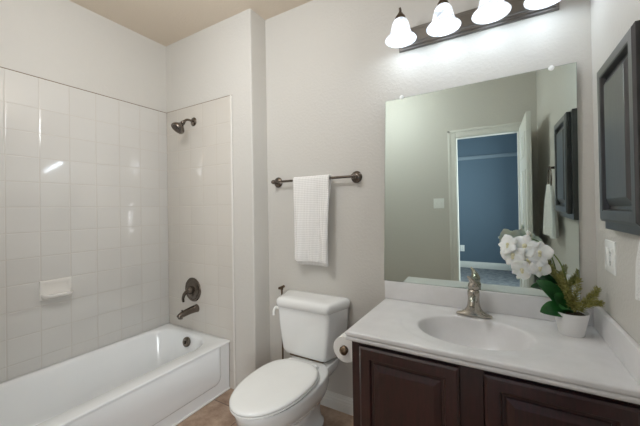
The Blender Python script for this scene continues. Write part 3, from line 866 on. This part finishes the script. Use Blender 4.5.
def leaf(bm, base, tip, up, width, fold=.16, n=12, roll=0):
    base, tip, up = Vector(base), Vector(tip), Vector(up); rows = []
    for i in range(n+1):
        t_ = i/n; c_ = base*(1-t_)**2+(base*.5+tip*.5+up)*2*t_*(1-t_)+tip*t_*t_
        d = (tip-base).normalized(); s_ = d.cross(Vector((0, 0, 1)))
        if s_.length < .1: s_ = d.cross(Vector((0, 1, 0)))
        s_.normalize(); s_ = Matrix.Rotation(roll, 3, d) @ s_; nn_ = s_.cross(d)
        w_ = width*(sin(PI*min(1, t_*.93+.07))**.62)*(1-.15*t_)
        if i == n: w_ = .001
        rows.append([(c_+s_*w_*q+nn_*w_*fold*abs(q)) for q in (-1, -.66, -.33, 0, .33, .66, 1)])
    V = [[bm.verts.new(p) for p in r] for r in rows]
    W_ = [[bm.verts.new(p-Vector((0, 0, .0016))) for p in r] for r in rows]
    for j in range(n):
        for i in range(6):
            bm.faces.new((V[j][i], V[j][i+1], V[j+1][i+1], V[j+1][i])); bm.faces.new((W_[j][i], W_[j+1][i], W_[j+1][i+1], W_[j][i+1]))
        for i in (0, 6): bm.faces.new((V[j][i], V[j+1][i], W_[j+1][i], W_[j][i]))
    for j in (0, n):
        for i in range(6): bm.faces.new((V[j][i], V[j][i+1], W_[j][i+1], W_[j][i]))


top = pc+Vector((0, 0, .088))
for (dx, dy, dz, up, wd, ro_) in ((-.112, -.06, .006, .030, .037, -.85), (-.058, -.02, .075, .03, .037, -1.1), (-.115, .045, .115, .05, .036, -.7), (-.055, .07, .035, .05, .028, 0), (-.04, -.07, .030, .03, .026, -.3)):
    bm = B(); leaf(bm, top+Vector((-.006, 0, -.004)), top+Vector((dx, dy, dz)), (0, 0, up), wd, roll=ro_); obj('leaf', bm, MW['leaf'], po, ang=80)
stem_pts = spline([top+Vector((-.01, 0, 0)), top+Vector((-.005, .004, .09)), top+Vector((-.03, 0, .20)), top+Vector((-.07, -.01, .255)), top+Vector((-.13, -.015, .275)), top+Vector((-.19, -.02, .26))], 6)
bm = B(); tube(bm, stem_pts, .0026, 8); obj('stem', bm, MW['stem'], po)


def petal(bm, c, d, s_, n_, L_, W_):
    rows = []
    for i in range(7):
        t_ = i/6; w_ = W_*sin(PI*(t_*.86+.10))**.7
        if i == 6: w_ = W_*.22
        if i == 0: w_ = W_*.25
        rows.append([c+d*L_*t_+s_*w_*q+n_*(.010*t_*t_*(1 if t_ < .7 else .8)-.006*t_+.004*(1-q*q)) for q in (-1, -.5, 0, .5, 1)])
    V = [[bm.verts.new(p) for p in r] for r in rows]; X = [[bm.verts.new(p-n_*.001) for p in r] for r in rows]
    for j in range(6):
        for i in range(4):
            bm.faces.new((V[j][i], V[j][i+1], V[j+1][i+1], V[j+1][i])); bm.faces.new((X[j][i], X[j+1][i], X[j+1][i+1], X[j][i+1]))
        for i in (0, 4): bm.faces.new((V[j][i], V[j+1][i], X[j+1][i], X[j][i]))
    for j in (0, 6):
        for i in range(4): bm.faces.new((V[j][i], V[j][i+1], X[j][i+1], X[j][i]))


def flower(off, facing, roll, s_):
    s_ *= 1.35; c = top+Vector((off[0]*1.25-.015, off[1], (off[2]-.165)*1.25+.235)); n_ = Vector(facing).normalized(); u_, v_ = frame(n_)
    bm = B()
    for k_ in range(5):
        a = roll+2*PI*k_/5; d = u_*cos(a)+v_*sin(a); sd_ = n_.cross(d)
        broad = k_ in (1, 4)
        petal(bm, c+n_*(.002 if broad else 0), d, sd_, n_, (.038 if broad else .036)*s_, (.024 if broad else .015)*s_)
    fo = obj('flower', bm, MW['petal'], po, ang=80)
    bm = B(); lathe(bm, [(.001, -.001), (.006*s_, .001), (.0065*s_, .006), (.003*s_, .011), (.001, .012)], c, n_, 12)
    d = -v_ if v_.z > 0 else v_
    petal(bm, c+n_*.004, d, n_.cross(d), n_, .014*s_, .006*s_); obj('flower_throat', bm, MW['throat'], fo)


for f_ in (((-.105, -.045, .150), (-.1, -1, .1), .3, 1.1), ((-.150, -.035, .165), (-.5, -1, .1), 1.1, 1.05), ((-.075, -.04, .178), (.1, -1, .2), 2.0, 1.0), ((-.115, -.03, .198), (-.2, -1, .35), .8, 1.05),
           ((-.165, -.03, .200), (-.6, -.8, .3), .1, .9), ((-.075, -.045, .128), (.25, -1, -.1), 1.5, .85), ((-.125, -.05, .118), (-.2, -1, -.3), .5, .9)):
    flower(*f_)
for (a_, L_) in (((-.165, -.02, .195), .024), ((-.10, -.03, .232), .030), ((-.175, -.03, .170), .022), ((-.115, -.035, .098), .018), ((-.135, -.03, .092), .016)):
    bm = B(); c_ = top+Vector((a_[0]*1.25-.015, a_[1], (a_[2]-.165)*1.25+.235)); lathe(bm, [(.001, 0), (.006, L_*.2), (.0085, L_*.5), (.005, L_*.85), (.001, L_)], c_, (-.25, -.2, .8 if L_ > .02 else -.8), 12); obj('flower_bud', bm, MW['petal'], po)


def sprig(pts, r0, dens, seed):
    rr = random.Random(seed); P_ = spline(pts, 10); bm = B(); tube(bm, P_, [.0022-.0012*i/len(P_) for i in range(len(P_))], 6)
    n_ = int(dens)
    for k_ in range(n_):
        f_ = .18+.82*k_/n_; i = min(len(P_)-2, int(f_*(len(P_)-1))); d = (P_[i+1]-P_[i]).normalized(); p = P_[i].lerp(P_[i+1], f_*(len(P_)-1)-i)
        u_, v_ = frame(d); a = rr.uniform(0, 2*PI); s_ = (u_*cos(a)+v_*sin(a)); L_ = r0*rr.uniform(.7, 1.1)*(1-.45*f_)
        q = p+(s_*.9+d*.6).normalized()*L_; sd_ = s_.cross(d)*L_*.09
        m_ = p.lerp(q, .55)
        vs = [bm.verts.new(x) for x in (p, m_+sd_, q, m_-sd_, m_+s_.cross(sd_).normalized()*L_*.12)]
        bm.faces.new((vs[0], vs[1], vs[4])); bm.faces.new((vs[1], vs[2], vs[4])); bm.faces.new((vs[2], vs[3], vs[4])); bm.faces.new((vs[3], vs[0], vs[4])); bm.faces.new((vs[0], vs[3], vs[2], vs[1]))
    obj('sprig', bm, MW['sprig'], po, smooth=False)


for i, (tip, mid, r0) in enumerate((((.085, -.02, .118), (.055, -.01, .06), .019), ((.088, -.05, .065), (.055, -.03, .055), .017), ((.030, .0, .145), (.016, 0, .07), .017), ((-.035, -.01, .160), (-.012, -.01, .09), .017), ((.0, .03, .120), (.0, .02, .06), .016), ((-.060, .02, .185), (-.02, .01, .10), .014))):
    sprig([top+Vector((.008*(i-2), 0, -.01)), top+Vector(mid), top+Vector(tip)], r0*1.8, 250, i)
